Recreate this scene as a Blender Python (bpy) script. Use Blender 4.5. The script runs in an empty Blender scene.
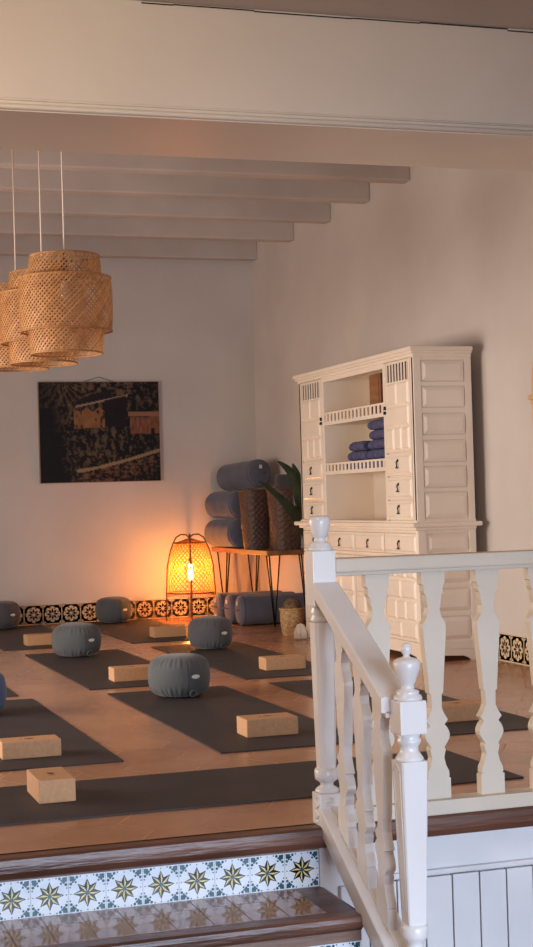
import bpy, bmesh, math, random
from math import sin, cos, pi, radians, sqrt, atan2
from mathutils import Vector, Matrix

random.seed(7)
scene = bpy.context.scene
COL = scene.collection

# ------------------------------------------------------------------ materials
def srgb(r, g, b):
    def f(c):
        c /= 255.0
        return c / 12.92 if c <= 0.04045 else ((c + 0.055) / 1.055) ** 2.4
    return (f(r), f(g), f(b), 1.0)

class NT:
    def __init__(self, name):
        self.m = bpy.data.materials.new(name)
        self.m.use_nodes = True
        self.t = self.m.node_tree
        self.b = self.t.nodes['Principled BSDF']
    def n(self, typ, **kw):
        nd = self.t.nodes.new(typ)
        for k, v in kw.items():
            setattr(nd, k, v)
        return nd
    def l(self, a, b):
        self.t.links.new(a, b)

def mat(name, c, rough=0.6, c2=None, scale=8.0, bump=0.0, bscale=60.0, stretch=(1, 1, 1), detail=4.0,
        metal=0.0, coat=0.0, spec=0.5, ramp=(0.35, 0.65), sheen=0.0, trans=0.0, island=0.0):
    w = NT(name)
    b = w.b
    b.inputs['Roughness'].default_value = rough
    b.inputs['Metallic'].default_value = metal
    b.inputs['Specular IOR Level'].default_value = spec
    if coat:
        b.inputs['Coat Weight'].default_value = coat
        b.inputs['Coat Roughness'].default_value = 0.12
    if sheen:
        b.inputs['Sheen Weight'].default_value = sheen
    co = w.n('ShaderNodeTexCoord')
    mp = w.n('ShaderNodeMapping')
    mp.inputs['Scale'].default_value = stretch
    w.l(co.outputs['Object'], mp.inputs['Vector'])
    nz = w.n('ShaderNodeTexNoise')
    nz.inputs['Scale'].default_value = scale
    nz.inputs['Detail'].default_value = detail
    w.l(mp.outputs['Vector'], nz.inputs['Vector'])
    rp = w.n('ShaderNodeValToRGB')
    rp.color_ramp.elements[0].position = ramp[0]
    rp.color_ramp.elements[1].position = ramp[1]
    rp.color_ramp.elements[0].color = c
    rp.color_ramp.elements[1].color = c2 if c2 else c
    w.l(nz.outputs['Fac'], rp.inputs['Fac'])
    out = rp.outputs['Color']
    if island:
        g = w.n('ShaderNodeNewGeometry')
        mr = w.n('ShaderNodeMapRange')
        mr.inputs['To Min'].default_value = 1 - island
        mr.inputs['To Max'].default_value = 1 + island
        w.l(g.outputs['Random Per Island'], mr.inputs['Value'])
        hs = w.n('ShaderNodeHueSaturation')
        w.l(mr.outputs['Result'], hs.inputs['Value'])
        w.l(out, hs.inputs['Color'])
        out = hs.outputs['Color']
    w.l(out, b.inputs['Base Color'])
    if bump:
        n2 = w.n('ShaderNodeTexNoise')
        n2.inputs['Scale'].default_value = bscale
        n2.inputs['Detail'].default_value = 5
        w.l(mp.outputs['Vector'], n2.inputs['Vector'])
        bp = w.n('ShaderNodeBump')
        bp.inputs['Strength'].default_value = bump
        bp.inputs['Distance'].default_value = 0.01
        w.l(n2.outputs['Fac'], bp.inputs['Height'])
        w.l(bp.outputs['Normal'], b.inputs['Normal'])
    if trans:
        tr = w.n('ShaderNodeBsdfTranslucent')
        w.l(out, tr.inputs['Color'])
        mx = w.n('ShaderNodeMixShader')
        mx.inputs['Fac'].default_value = trans
        w.l(b.outputs['BSDF'], mx.inputs[1])
        w.l(tr.outputs['BSDF'], mx.inputs[2])
        w.l(mx.outputs['Shader'], w.t.nodes['Material Output'].inputs['Surface'])
    return w.m

def emis(name, c, s):
    w = NT(name)
    w.b.inputs['Base Color'].default_value = c
    w.b.inputs['Emission Color'].default_value = c
    w.b.inputs['Emission Strength'].default_value = s
    return w.m

def attr_mat(name, rough=0.6):
    w = NT(name)
    a = w.n('ShaderNodeVertexColor')
    a.layer_name = 'paint'
    w.l(a.outputs['Color'], w.b.inputs['Base Color'])
    w.b.inputs['Roughness'].default_value = rough
    w.b.inputs['Specular IOR Level'].default_value = 0.25
    return w.m

M = {}
M['wall'] = mat('plaster_wall', srgb(208, 200, 193), 0.85, srgb(200, 192, 185), 1.6, 0.12, 5.0)
M['lintel'] = mat('gloss_lintel_paint', srgb(224, 214, 200), 0.38, srgb(216, 206, 192), 1.5, 0.10, 4.0)
M['ceil'] = mat('ceiling_paint', srgb(198, 187, 179), 0.7, srgb(187, 176, 168), 2.0, 0.15, 6.0)
M['grout'] = mat('floor_grout', srgb(196, 150, 110), 0.6)
M['terra'] = mat('terracotta_floor_tile', srgb(192, 142, 106), 0.22, srgb(174, 125, 92), 3.0, 0.06, 7.0, island=0.05, spec=0.5)
M['hallfloor'] = mat('hall_floor_tile', srgb(170, 112, 80), 0.3, srgb(150, 98, 70), 3.0)
M['wood_dark'] = mat('dark_nosing_wood', srgb(74, 45, 34), 0.32, srgb(112, 74, 58), 5.0, 0.25, 30.0, (0.35, 4, 4), 6)
M['wood_strip'] = mat('weathered_strip_wood', srgb(112, 84, 70), 0.5, srgb(138, 108, 92), 5.0, 0.2, 30.0, (0.4, 4, 4), 6)
M['white'] = mat('white_gloss_paint', srgb(232, 229, 226), 0.25, srgb(226, 222, 218), 3.0, 0.05, 18.0)
M['railwhite'] = mat('white_rail_paint', srgb(218, 205, 186), 0.42, srgb(210, 197, 177), 3.0, 0.05, 18.0)
M['plank'] = mat('white_plank_paint', srgb(220, 218, 218), 0.4, srgb(210, 208, 208), 3.0, 0.06, 14.0)
M['gap'] = mat('dark_gap', srgb(22, 18, 18), 0.9)
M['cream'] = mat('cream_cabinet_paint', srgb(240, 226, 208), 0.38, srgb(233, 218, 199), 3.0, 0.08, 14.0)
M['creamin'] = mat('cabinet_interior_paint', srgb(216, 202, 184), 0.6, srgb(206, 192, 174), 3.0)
M['black'] = mat('black_iron', srgb(18, 16, 16), 0.45, metal=0.4)
M['mat'] = mat('dark_yoga_mat_rubber', srgb(57, 53, 55), 0.6, srgb(65, 60, 61), 4.0, 0.10, 160.0, spec=0.35)
M['cork'] = mat('cork', srgb(206, 160, 118), 0.75, srgb(196, 150, 109), 70.0, 0.08, 120.0)
M['stamp'] = mat('dark_stamp_ink', srgb(62, 42, 34), 0.7)
M['slate'] = mat('slate_cotton', srgb(88, 92, 94), 0.9, srgb(78, 82, 84), 6.0, 0.15, 220.0, sheen=0.2)
M['slate2'] = mat('charcoal_cotton', srgb(82, 82, 86), 0.9, srgb(73, 73, 77), 6.0, 0.15, 220.0, sheen=0.2)
M['blueslate'] = mat('blue_cotton', srgb(76, 92, 124), 0.9, srgb(68, 84, 114), 6.0, 0.15, 220.0, sheen=0.2)
M['bolster'] = mat('grey_violet_cotton', srgb(94, 97, 112), 0.9, srgb(84, 87, 102), 6.0, 0.12, 200.0, sheen=0.2)
M['label'] = mat('white_woven_label', srgb(225, 222, 218), 0.8)
M['blanket'] = mat('indigo_knit', srgb(92, 92, 126), 0.95, srgb(64, 64, 98), 40.0, 0.6, 120.0)
M['rattan'] = mat('woven_bamboo', srgb(208, 154, 98), 0.55, srgb(186, 132, 80), 30.0, island=0.18, trans=0.25)
M['rattanlamp'] = mat('lamp_rattan', srgb(206, 140, 70), 0.6, srgb(180, 116, 52), 30.0, island=0.12, trans=0.35)
M['pole'] = mat('lamp_cane', srgb(120, 72, 38), 0.5, srgb(98, 56, 30), 30.0)
M['cord'] = mat('white_cord', srgb(225, 210, 196), 0.6)
M['benchwood'] = mat('bench_wood', srgb(150, 102, 64), 0.45, srgb(118, 76, 46), 4.0, 0.1, 30, (4, 0.4, 4), 6)
M['wicker'] = mat('brown_wicker', srgb(104, 78, 64), 0.6, srgb(70, 50, 42), 60.0, 0.3, 80.0)
M['seagrass'] = mat('seagrass', srgb(206, 170, 120), 0.75, srgb(160, 122, 78), 50.0, 0.4, 80.0)
M['jute'] = mat('jute_ball', srgb(128, 104, 76), 0.9, srgb(84, 64, 46), 40.0, 0.6, 70.0)
M['leaf'] = mat('dark_leaf', srgb(52, 66, 44), 0.4, srgb(38, 50, 34), 12.0)
M['pot'] = mat('dark_planter', srgb(58, 50, 46), 0.6, srgb(46, 40, 38), 10.0)
M['soil'] = mat('soil', srgb(50, 38, 30), 0.95, bump=0.6)
M['boxbrown'] = mat('brown_box_wood', srgb(150, 102, 62), 0.6, srgb(122, 80, 48), 6.0, 0.1, 30, (1, 1, 4))
M['cloth'] = mat('cream_cloth', srgb(228, 214, 196), 0.9, srgb(216, 200, 180), 10.0, 0.2, 60)
M['t_white'] = mat('tile_glaze_white', srgb(236, 240, 246), 0.12, srgb(228, 234, 242), 8.0)
M['t_grout'] = mat('tile_grout', srgb(186, 186, 190), 0.6)
M['t_black'] = mat('tile_glaze_black', srgb(24, 26, 30), 0.15)
M['t_yellow'] = mat('tile_glaze_yellow', srgb(226, 206, 128), 0.15, srgb(236, 222, 160), 30)
M['t_teal'] = mat('tile_glaze_teal', srgb(30, 74, 84), 0.15, srgb(48, 96, 106), 60)
M['t_dark'] = mat('tile_glaze_brown_black', srgb(40, 28, 24), 0.16)
M['t_cream'] = mat('tile_glaze_cream', srgb(222, 200, 164), 0.16, srgb(208, 184, 146), 20)
M['tread_tile'] = mat('glossy_tread_tile', srgb(158, 122, 104), 0.07, srgb(140, 106, 90), 8.0)
M['bulb'] = emis('glowing_bulb', (1.0, 0.33, 0.055, 1), 800.0)
M['socket'] = mat('lamp_socket', srgb(60, 45, 35), 0.5)
M['glass'] = mat('bulb_glass_off', srgb(225, 215, 200), 0.2)
M['archwood'] = mat('ochre_arch_paint', srgb(206, 172, 130), 0.5, srgb(194, 158, 116), 4.0)
M['paint'] = attr_mat('picture_paint', 0.55)
M['canvas'] = mat('canvas_edge', srgb(150, 130, 110), 0.8)

# ------------------------------------------------------------------ mesh builder
class MB:
    def __init__(self):
        self.v = []; self.f = []; self.mi = []; self.sm = []; self.mats = []; self.col = []
    def _m(self, m):
        if m not in self.mats:
            self.mats.append(m)
        return self.mats.index(m)
    def face(self, pts, m, smooth=False):
        b = len(self.v)
        self.v += [tuple(p) for p in pts]
        self.f.append(list(range(b, b + len(pts)))); self.mi.append(self._m(m)); self.sm.append(smooth)
    def raw(self, verts, faces, m, smooth=False, T=None):
        b = len(self.v)
        for p in verts:
            self.v.append(tuple(T @ Vector(p)) if T is not None else tuple(p))
        k = self._m(m)
        for f in faces:
            self.f.append([b + i for i in f]); self.mi.append(k); self.sm.append(smooth)
        return self
    def box(self, x0, x1, y0, y1, z0, z1, m, bev=0.0, T=None):
        if bev <= 0:
            v = [(x, y, z) for z in (z0, z1) for y in (y0, y1) for x in (x0, x1)]
            f = [(0, 2, 3, 1), (4, 5, 7, 6), (0, 1, 5, 4), (2, 6, 7, 3), (0, 4, 6, 2), (1, 3, 7, 5)]
            return self.raw(v, f, m, False, T)
        bm = bmesh.new()
        bmesh.ops.create_cube(bm, size=1.0)
        for q in bm.verts:
            q.co = Vector((x0 + (q.co.x + .5) * (x1 - x0), y0 + (q.co.y + .5) * (y1 - y0), z0 + (q.co.z + .5) * (z1 - z0)))
        bev = min(bev, .49 * min(x1 - x0, y1 - y0, z1 - z0))
        bmesh.ops.bevel(bm, geom=bm.edges[:], offset=bev, segments=2, affect='EDGES', profile=0.6)
        bm.verts.index_update()
        v = [q.co.copy() for q in bm.verts]; f = [[q.index for q in fc.verts] for fc in bm.faces]
        bm.free()
        return self.raw(v, f, m, False, T)
    def lathe(self, prof, m, c=(0, 0, 0), n=24, smooth=True, T=None, rfun=None, cap=True):
        v = []; f = []
        for k, (r, z) in enumerate(prof):
            for i in range(n):
                a = 2 * pi * i / n
                rr = r if rfun is None else rfun(r, z, a, k)
                v.append((c[0] + rr * cos(a), c[1] + rr * sin(a), c[2] + z))
        for k in range(len(prof) - 1):
            for i in range(n):
                j = (i + 1) % n
                f.append((k * n + i, k * n + j, (k + 1) * n + j, (k + 1) * n + i))
        if cap:
            f.append(tuple(reversed(range(n))))
            f.append(tuple((len(prof) - 1) * n + i for i in range(n)))
        return self.raw(v, f, m, smooth, T)
    def tube(self, pts, r, m, n=8, smooth=True, closed=False):
        pts = [Vector(p) for p in pts]
        v = []; f = []
        N = len(pts)
        up0 = None
        for k, p in enumerate(pts):
            if closed:
                d = pts[(k + 1) % N] - pts[(k - 1) % N]
            else:
                d = pts[min(k + 1, N - 1)] - pts[max(k - 1, 0)]
            d.normalize()
            if up0 is None:
                up0 = Vector((0, 0, 1)) if abs(d.z) < .9 else Vector((1, 0, 0))
            a = d.cross(up0)
            if a.length < 1e-4:
                a = d.cross(Vector((0, 1, 0)))
            a.normalize(); b = a.cross(d).normalized(); up0 = b
            rr = r[k] if isinstance(r, (list, tuple)) else r
            for i in range(n):
                t = 2 * pi * i / n
                v.append(p + a * (rr * cos(t)) + b * (rr * sin(t)))
        K = N if closed else N - 1
        for k in range(K):
            for i in range(n):
                j = (i + 1) % n; q = (k + 1) % N
                f.append((k * n + i, k * n + j, q * n + j, q * n + i))
        if not closed:
            f.append(tuple(reversed(range(n)))); f.append(tuple((N - 1) * n + i for i in range(n)))
        return self.raw(v, f, m, smooth)
    def prism(self, poly, m, fn, t0, t1):
        # poly: list of 2d points; fn(u, v, t) -> xyz ; extrude from t0 to t1
        n = len(poly)
        v = [fn(u, w, t0) for u, w in poly] + [fn(u, w, t1) for u, w in poly]
        f = [tuple(range(n)), tuple(reversed(range(n, 2 * n)))]
        for i in range(n):
            j = (i + 1) % n
            f.append((i, n + i, n + j, j))
        return self.raw(v, f, m)
    def build(self, name, parent=None, loc=(0, 0, 0), fix=True):
        me = bpy.data.meshes.new(name)
        me.from_pydata(self.v, [], self.f)
        for m in self.mats:
            me.materials.append(M[m])
        me.polygons.foreach_set('material_index', self.mi)
        me.polygons.foreach_set('use_smooth', self.sm)
        me.update()
        if fix:
            bm = bmesh.new(); bm.from_mesh(me)
            bmesh.ops.recalc_face_normals(bm, faces=bm.faces[:])
            bm.to_mesh(me); bm.free()
        o = bpy.data.objects.new(name, me)
        COL.objects.link(o)
        o.location = loc
        if parent is not None:
            o.parent = parent
        return o

def tag(o, label=None, cat=None, group=None, kind=None):
    if label: o['label'] = label
    if cat: o['category'] = cat
    if group: o['group'] = group
    if kind: o['kind'] = kind
    return o
def thing(name, label, cat, loc=(0, 0, 0), rz=0.0, group=None, kind=None):
    o = bpy.data.objects.new(name, None)
    COL.objects.link(o)
    o.location = loc; o.rotation_euler = (0, 0, rz); o.empty_display_size = .1
    return tag(o, label, cat, group, kind)
def struct(mb, name, label=None, parent=None, cat=None):
    o = mb.build(name, parent)
    if parent is None:
        tag(o, label, cat, kind='structure')
    elif label:
        o['label'] = label
    return o
def copy_tree(o, parent=None):
    c = o.copy(); COL.objects.link(c)
    if parent is not None:
        c.parent = parent
    for ch in list(o.children):
        copy_tree(ch, c)
    return c

# ------------------------------------------------------------------ key dimensions (metres)
XW, XL = 4.17, -2.0            # right and left walls
YB = 13.05                     # back wall of the yoga room
YS = 4.44                      # front edge of the raised floor
YH = -1.6                      # hall rear wall
ZH = -0.561                    # hall floor
ZC, ZHC = 3.30, 2.47           # ceilings
RISE, RUN = 0.187, 0.34

# ------------------------------------------------------------------ setting
def hex_floor(x0, x1, y0, y1, S, gap):
    mb = MB()
    mb.box(x0, x1, y0, y1, -0.16, -0.0003, 'grout')
    h = S * sqrt(3)
    row = 0
    x = x0 - S
    k = 0
    while x < x1 + S:
        y = y0 - h + (h / 2 if k % 2 else 0)
        while y < y1 + h:
            pts = [(x + (S - gap) * cos(pi / 3 * i), y + (S - gap) * sin(pi / 3 * i)) for i in range(6)]
            pts = [(min(max(a, x0), x1), min(max(b, y0), y1)) for a, b in pts]
            ar = sum(pts[i][0] * pts[(i + 1) % 6][1] - pts[(i + 1) % 6][0] * pts[i][1] for i in range(6)) / 2
            if ar > 1e-4:
                mb.face([(a, b, 0.0) for a, b in pts], 'terra')
            y += h
        x += 1.5 * S; k += 1
    return mb
fl = hex_floor(XL, XW, YS + 0.06, YB, 0.16, 0.0022)
o = fl.build('floor', fix=False); tag(o, 'raised terracotta floor of hexagonal tiles with pale joints', 'floor', kind='structure')

mb = MB(); mb.box(XL, XW, YH, YS + .06, ZH - .1, ZH, 'hallfloor')
struct(mb, 'floor', 'lower tiled hall floor at the foot of the steps')

mb = MB(); mb.box(XL, XW + .15, YB, YB + .15, -.16, ZC + .1, 'wall')
struct(mb, 'wall_back', 'white plaster back wall behind the picture')
# right wall
mb = MB(); mb.box(XW, XW + .15, YH, YB, ZH - .1, ZC + .1, 'wall')
struct(mb, 'wall_right', 'white plaster right wall behind the armoire')
# left wall with a window opening in the yoga room
WY0, WY1, WZ0, WZ1 = 6.0, 9.4, .2, 1.9
mb = MB()
mb.box(XL - .15, XL, YH, WY0, ZH - .1, ZC + .1, 'wall')
mb.box(XL - .15, XL, WY1, YB + .15, ZH - .1, ZC + .1, 'wall')
mb.box(XL - .15, XL, WY0, WY1, ZH - .1, WZ0, 'wall')
mb.box(XL - .15, XL, WY0, WY1, WZ1, ZC + .1, 'wall')
struct(mb, 'wall_left', 'white plaster left wall with a window')
wn = thing('window_1', 'window in the left wall', 'window', (XL - .08, (WY0 + WY1) / 2, WZ0), kind='structure')
mb = MB()
for (a, b, c, d) in ((-1.7, -1.64, 0, 1.7), (1.64, 1.7, 0, 1.7), (-1.7, 1.7, 0, .06), (-1.7, 1.7, 1.64, 1.7), (-.03, .03, 0, 1.7)):
    mb.box(-.03, .03, a, b, c, d, 'white')
mb.build('window_frame', wn)
# hall rear wall with a wide window opening
HX0, HX1, HZ0, HZ1 = 0.2, 3.6, -.45, 1.5
mb = MB()
mb.box(XL, HX0, YH - .15, YH, ZH - .1, ZHC + .1, 'wall')
mb.box(HX1, XW, YH - .15, YH, ZH - .1, ZHC + .1, 'wall')
mb.box(HX0, HX1, YH - .15, YH, ZH - .1, HZ0, 'wall')
mb.box(HX0, HX1, YH - .15, YH, HZ1, ZHC + .1, 'wall')
struct(mb, 'wall_front', 'plaster wall of the hall with a wide window')
wn = thing('window_2', 'wide window in the hall wall', 'window', ((HX0 + HX1) / 2, YH - .08, HZ0), kind='structure')
mb = MB()
hw, hh = (HX1 - HX0) / 2, HZ1 - HZ0
for (a, b, c, d) in ((-hw, -hw + .07, 0, hh), (hw - .07, hw, 0, hh), (-hw, hw, 0, .07), (-hw, hw, hh - .07, hh), (-.6, -.55, 0, hh), (.55, .6, 0, hh)):
    mb.box(a, b, -.03, .03, c, d, 'white')
mb.build('window_frame', wn)

mb = MB(); mb.box(XL, XW, 4.87, YB, ZC, ZC + .1, 'ceil')
struct(mb, 'ceiling', 'white yoga room ceiling between the beams')
mb = MB(); mb.box(XL, XW, YH, 4.40, ZHC, ZHC + .1, 'ceil')
struct(mb, 'ceiling', 'hall ceiling meeting the lintel at a crack')
# lintel with bead
LB = 2.127
mb = MB()
mb.box(XL, XW, 4.40, 4.88, LB, ZC + .1, 'lintel', 0)
struct(mb, 'trim_1', 'deep white painted lintel across the top of the photo')
mb = MB()
mb.tube([(XL, 4.397, LB + .012), (XW, 4.397, LB + .012)], .009, 'lintel', 10)
mb.tube([(XL, 4.399, LB + .034), (XW, 4.399, LB + .034)], .004, 'lintel', 8)
struct(mb, 'trim_2', 'thin bead moulding along the bottom edge of the lintel')
mb = MB()
x = XL
while x < XW:
    L = random.uniform(.05, .35)
    z = ZHC - .006 + random.uniform(-.003, .003)
    if random.random() < .75:
        mb.box(x, min(x + L, XW), 4.396, 4.3995, z - .0012, z + .0016, 'gap')
    x += L
struct(mb, 'trim_3', 'hairline dark crack where the lintel meets the hall ceiling')
for k, yb in enumerate((5.6, 6.35, 7.1, 7.9, 8.7, 9.5, 10.22, 11.02, 11.88, 12.86)):
    mb = MB()
    mb.box(XL, XW, yb, yb + .12, 3.1, ZC, 'ceil', 0.012)
    o = mb.build('ceiling_beam')
    tag(o, 'white painted timber beam crossing the yoga room ceiling', 'beam', 'ceiling beams', 'structure')

# ------------------------------------------------------------------ decorative tiles
def kite(c, a, r1, r2, half, side):
    # half petal triangle from centre to tip
    tip = (c[0] + r1 * cos(a), c[1] + r1 * sin(a))
    sh = (c[0] + r2 * cos(a + side * half), c[1] + r2 * sin(a + side * half))
    return [c, sh, tip] if side > 0 else [c, tip, sh]
def tile_star(mb, fn, cx, cz, S, e=0.0006):
    """white glazed tile with an eight-pointed yellow and black star and teal corner sprays"""
    g = S * .49
    P = lambda pts, m, t: mb.face([fn(u, w, t) for u, w in pts], m)
    P([(cx - g, cz - g), (cx + g, cz - g), (cx + g, cz + g), (cx - g, cz + g)], 't_white', 0.001)
    c = (cx, cz)
    for k in range(8):
        a = pi / 2 + k * pi / 4
        r = S * .365 if k % 2 == 0 else S * .345
        P(kite(c, a, r * 1.05, S * .205, .40, 1), 't_black', .001 + e * .7)
        P(kite(c, a, r * 1.05, S * .205, .40, -1), 't_black', .001 + e * .7)
        P(kite(c, a, r * .93, S * .165, .30, -1), 't_yellow', .001 + e)
    P([(cx + S * .055 * cos(2 * pi * i / 10), cz + S * .055 * sin(2 * pi * i / 10)) for i in range(10)], 't_teal', .001 + e * 1.5)
    for sx in (-1, 1):
        for sz in (-1, 1):
            def L(u, w):
                return (cx + sx * (g - u * S), cz + sz * (g - w * S))
            P([L(.02, .02), L(.15, .03), L(.16, .16), L(.03, .15)], 't_teal', .001 + e)
            for (u, w, r) in ((.22, .055, .042), (.055, .22, .042), (.185, .185, .032), (.31, .035, .022), (.035, .31, .022), (.17, .11, .030), (.11, .17, .030)):
                q = L(u, w)
                P([(q[0] + r * S * cos(i * pi / 3), q[1] + r * S * sin(i * pi / 3)) for i in range(6)], 't_teal', .001 + e * 1.1)
    for (u, w) in ((0, .44), (0, -.44), (.44, 0), (-.44, 0)):
        q = (cx + u * S, cz + w * S); r = .022 * S
        P([(q[0] + r, q[1]), (q[0], q[1] + r), (q[0] - r, q[1]), (q[0], q[1] - r)], 't_teal', .001 + e)
def tile_flower(mb, fn, cx, cz, S, e=0.0008):
    """dark glazed tile with a cream scalloped ring and a dark eight-petal flower"""
    g = S * .475
    P = lambda pts, m, t: mb.face([fn(u, w, t) for u, w in pts], m)
    P([(cx - g, cz - g), (cx + g, cz - g), (cx + g, cz + g), (cx - g, cz + g)], 't_dark', 0.001)
    n = 32
    ring = [(cx + S * (.40 + .03 * cos(8 * 2 * pi * i / n)) * cos(2 * pi * i / n), cz + S * (.40 + .03 * cos(8 * 2 * pi * i / n)) * sin(2 * pi * i / n)) for i in range(n)]
    P(ring, 't_cream', .001 + e)
    for k in range(8):
        a = k * pi / 4 + pi / 8
        q = (cx + S * .335 * cos(a), cz + S * .335 * sin(a)); r = .038 * S
        P([(q[0] + r * cos(i * pi / 3), q[1] + r * sin(i * pi / 3)) for i in range(6)], 't_dark', .001 + 1.6 * e)
        a = k * pi / 4
        pe = [(cx + S * .05 * cos(a), cz + S * .05 * sin(a)),
              (cx + S * .19 * cos(a - .36), cz + S * .19 * sin(a - .36)),
              (cx + S * .33 * cos(a), cz + S * .33 * sin(a)),
              (cx + S * .19 * cos(a + .36), cz + S * .19 * sin(a + .36))]
        P(pe, 't_dark', .001 + 1.6 * e)
    for sx in (-1, 1):
        for sz in (-1, 1):
            def L(u, w):
                return (cx + sx * (g - u * S), cz + sz * (g - w * S))
            P([L(.03, .03), L(.14, .03), L(.09, .09), L(.03, .14)], 't_cream', .001 + e)
# back skirting
S = 0.160
mb = MB()
fnb = lambda u, w, t: (u, YB - t, w)
mb.box(XL, XW - .002, YB - .001, YB, 0.0, S + .006, 't_cream')
n = int((XW - XL) / S)
for k in range(n + 1):
    cx = XW - .01 - S * (k + .5)
    tile_flower(mb, fnb, cx, S / 2 + .003, S)
struct(mb, 'baseboard_back', 'skirting row of dark flower tiles along the back wall')
mb = MB()
fnr = lambda u, w, t: (XW - t, u, w)
mb.box(XW - .001, XW, YS + .06, YB - .004, 0, S + .006, 't_cream')
k = 0
while YB - .01 - S * (k + 1) > YS + .1:
    tile_flower(mb, fnr, YB - .01 - S * (k + .5), S / 2 + .003, S)
    k += 1
struct(mb, 'baseboard_right', 'skirting row of dark flower tiles along the right wall')

# ------------------------------------------------------------------ steps
XS = 1.597      # right end of the stair flight
# edge nosing of the raised floor: continuous dark wood board
def nosing(x0, x1, yf, zt, th, depth, bm=None):
    mb = bm or MB()
    prof = [(yf + depth, zt), (yf + .012, zt), (yf + .003, zt - .006), (yf, zt - th * .35), (yf + .001, zt - th * .65), (yf + .008, zt - th * .95), (yf + .016, zt - th), (yf + depth, zt - th)]
    mb.prism(prof, 'wood_dark', lambda u, w, t: (t, u, w), x0, x1)
    return mb
mb = nosing(XL, XW, YS, 0.0, .064, .075)
struct(mb, 'trim_4', 'dark wooden nosing along the edge of the raised floor')
def riser_block(x0, x1, yf, z0, z1):
    mb = MB(); mb.box(x0, x1, yf, YS + .05, z0, z1, 'wall'); return mb
st = thing('stair_flight', 'tiled steps with dark wooden nosings rising to the yoga room', 'steps', (0, YS, ZH), kind='structure')
def stp(mb, name, label=None):
    o = mb.build(name, st); o.matrix_parent_inverse = Matrix.Translation(st.location).inverted()
    if label: o['label'] = label
    return o
TS = 0.1105
# step 1 (upper) and 2
for k in range(2):
    zt = -RISE * (k + 1)
    yr = YS + .05 - RUN * k          # riser plane above this tread
    yf = yr - RUN - .02
    mb = MB()
    # wooden tread frame: front band + right return
    pr = [(yr, zt), (yf + .012, zt), (yf + .003, zt - .006), (yf, zt - .018), (yf + .002, zt - .034), (yf + .012, zt - .044), (yr, zt - .044)]
    mb.prism(pr, 'wood_dark', lambda u, w, t: (t, u, w), XL, XS)
    mb.tube([(XS, yf + .022, zt - .022), (XS, yr, zt - .022)], .0215, 'wood_dark', 12)
    stp(mb, 'tread', 'dark wooden tread border')
    mb = MB()
    x1 = XS - .085
    nx = int((x1 - XL) / TS)
    for i in range(nx):
        a = x1 - TS * (i + 1); b = x1 - TS * i
        y0, y1 = yf + .065, yr - .001
        for (p, q) in ((y0, y0 + (y1 - y0) * .64), (y0 + (y1 - y0) * .64, y1)):
            mb.box(a + .0015, b - .0015, p + .0015, q - .0015, zt - .002, zt + .0012, 'tread_tile')
    mb.box(x1 - TS * nx, x1, yf + .065, yr, zt - .002, zt + .0004, 'wood_strip')
    stp(mb, 'tread_tiles', 'glossy brown tiles set into the tread')
for k in range(3):
    zb = -RISE * (k + 1); zt = zb + RISE
    yr = YS + .05 - RUN * k
    mb = MB()
    hgt = TS
    th = .064 if k == 0 else .044
    z1 = zb + TS + .002
    mb.box(XL, XS, yr - .0005, yr + .02, zb, zt - th, 't_grout')
    mb.box(XL, XS, yr - .006, yr + .01, z1, zt - th - .0005, 'wood_strip')
    fn = lambda u, w, t, yr=yr: (u, yr - t, w)
    i = 0
    while XS - TS * (i + 1) > XL:
        tile_star(mb, fn, XS - TS * (i + .5), zb + TS / 2 + .001, TS)
        i += 1
    stp(mb, 'riser', 'riser of white tiles with yellow and black stars and teal corners')
mb = MB()
for k in range(3):
    zb = -RISE * (k + 1)
    y0 = YS + .05 - RUN * k + .02 if k == 0 else YS + .05 - RUN * k + .02
    mb.box(XL, XS - .002, y0, YS + .26, (ZH if k == 0 else ZH), (-.162 if k == 0 else -RISE * k - .045), 'wall')
stp(mb, 'stair_core', None)

# platform front to the right of the steps: plaster, ledge, planks
mb = MB(); mb.box(XS + .001, XW, YS + .045, YS + .2, ZH, -.0645, 'plank')
struct(mb, 'wall_1', 'white face of the raised floor below the balustrade')
mb = MB(); mb.box(1.70, XW, YS + .026, YS + .044, -.186, -.170, 'plank', .004)
struct(mb, 'trim_5', 'white ledge over the plank panelling')
mb = MB()
pw = .0937
x = 2.0302 - 4 * pw
mb.box(x + .004, XW, YS + .04, YS + .0445, ZH + .01, -.192, 'gap')
while x < XW - .02:
    mb.box(x + .0022, min(x + pw - .0022, XW), YS + .024, YS + .042, ZH + .01, -.190 - random.uniform(0, .003), 'plank', .003)
    x += pw
struct(mb, 'trim_6', 'white vertical plank panelling below the balustrade')

# ------------------------------------------------------------------ balustrades
KP = .0029
BP = [(568, 13.8), (580, 13.6), (581.2, 11.6), (585, 10.9), (587, 11.6), (590, 10.4), (591, 9.2), (597, 8.5), (604, 6.6), (611.5, 7.8), (616, 10.6), (620, 13.4), (624, 13.6),
      (638, 12.4), (680, 8.7), (689, 8.0), (690, 6.2), (704, 5.8), (709.5, 8.2), (716, 12.7), (720.5, 8.6), (724, 11.8), (728, 13.8), (731, 14.4), (734, 13.8), (737, 12.1), (743, 7.7), (745.5, 9.0), (753.5, 7.0),
      (761, 9.0), (767, 12.3), (772, 12.7), (773, 11.7), (774, 14.0), (794, 14.0)]
def bal_poly(h, slope=0.0):
    """outline of a flat sawn baluster of height h, base z=0; ends sheared by slope"""
    y0, y1 = BP[0][0], BP[-1][0]
    R = [(w * KP, (y1 - y) / (y1 - y0)) for y, w in BP]
    pts = []
    for w, t in reversed(R):
        pts.append((w, t))
    for w, t in R:
        pts.append((-w, t))
    return [(u, t * h + slope * u * (1 if t < .02 or t > .98 else 1)) for u, t in pts]
def base_of(o, p):
    o.matrix_parent_inverse = Matrix.Identity(4)
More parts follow.
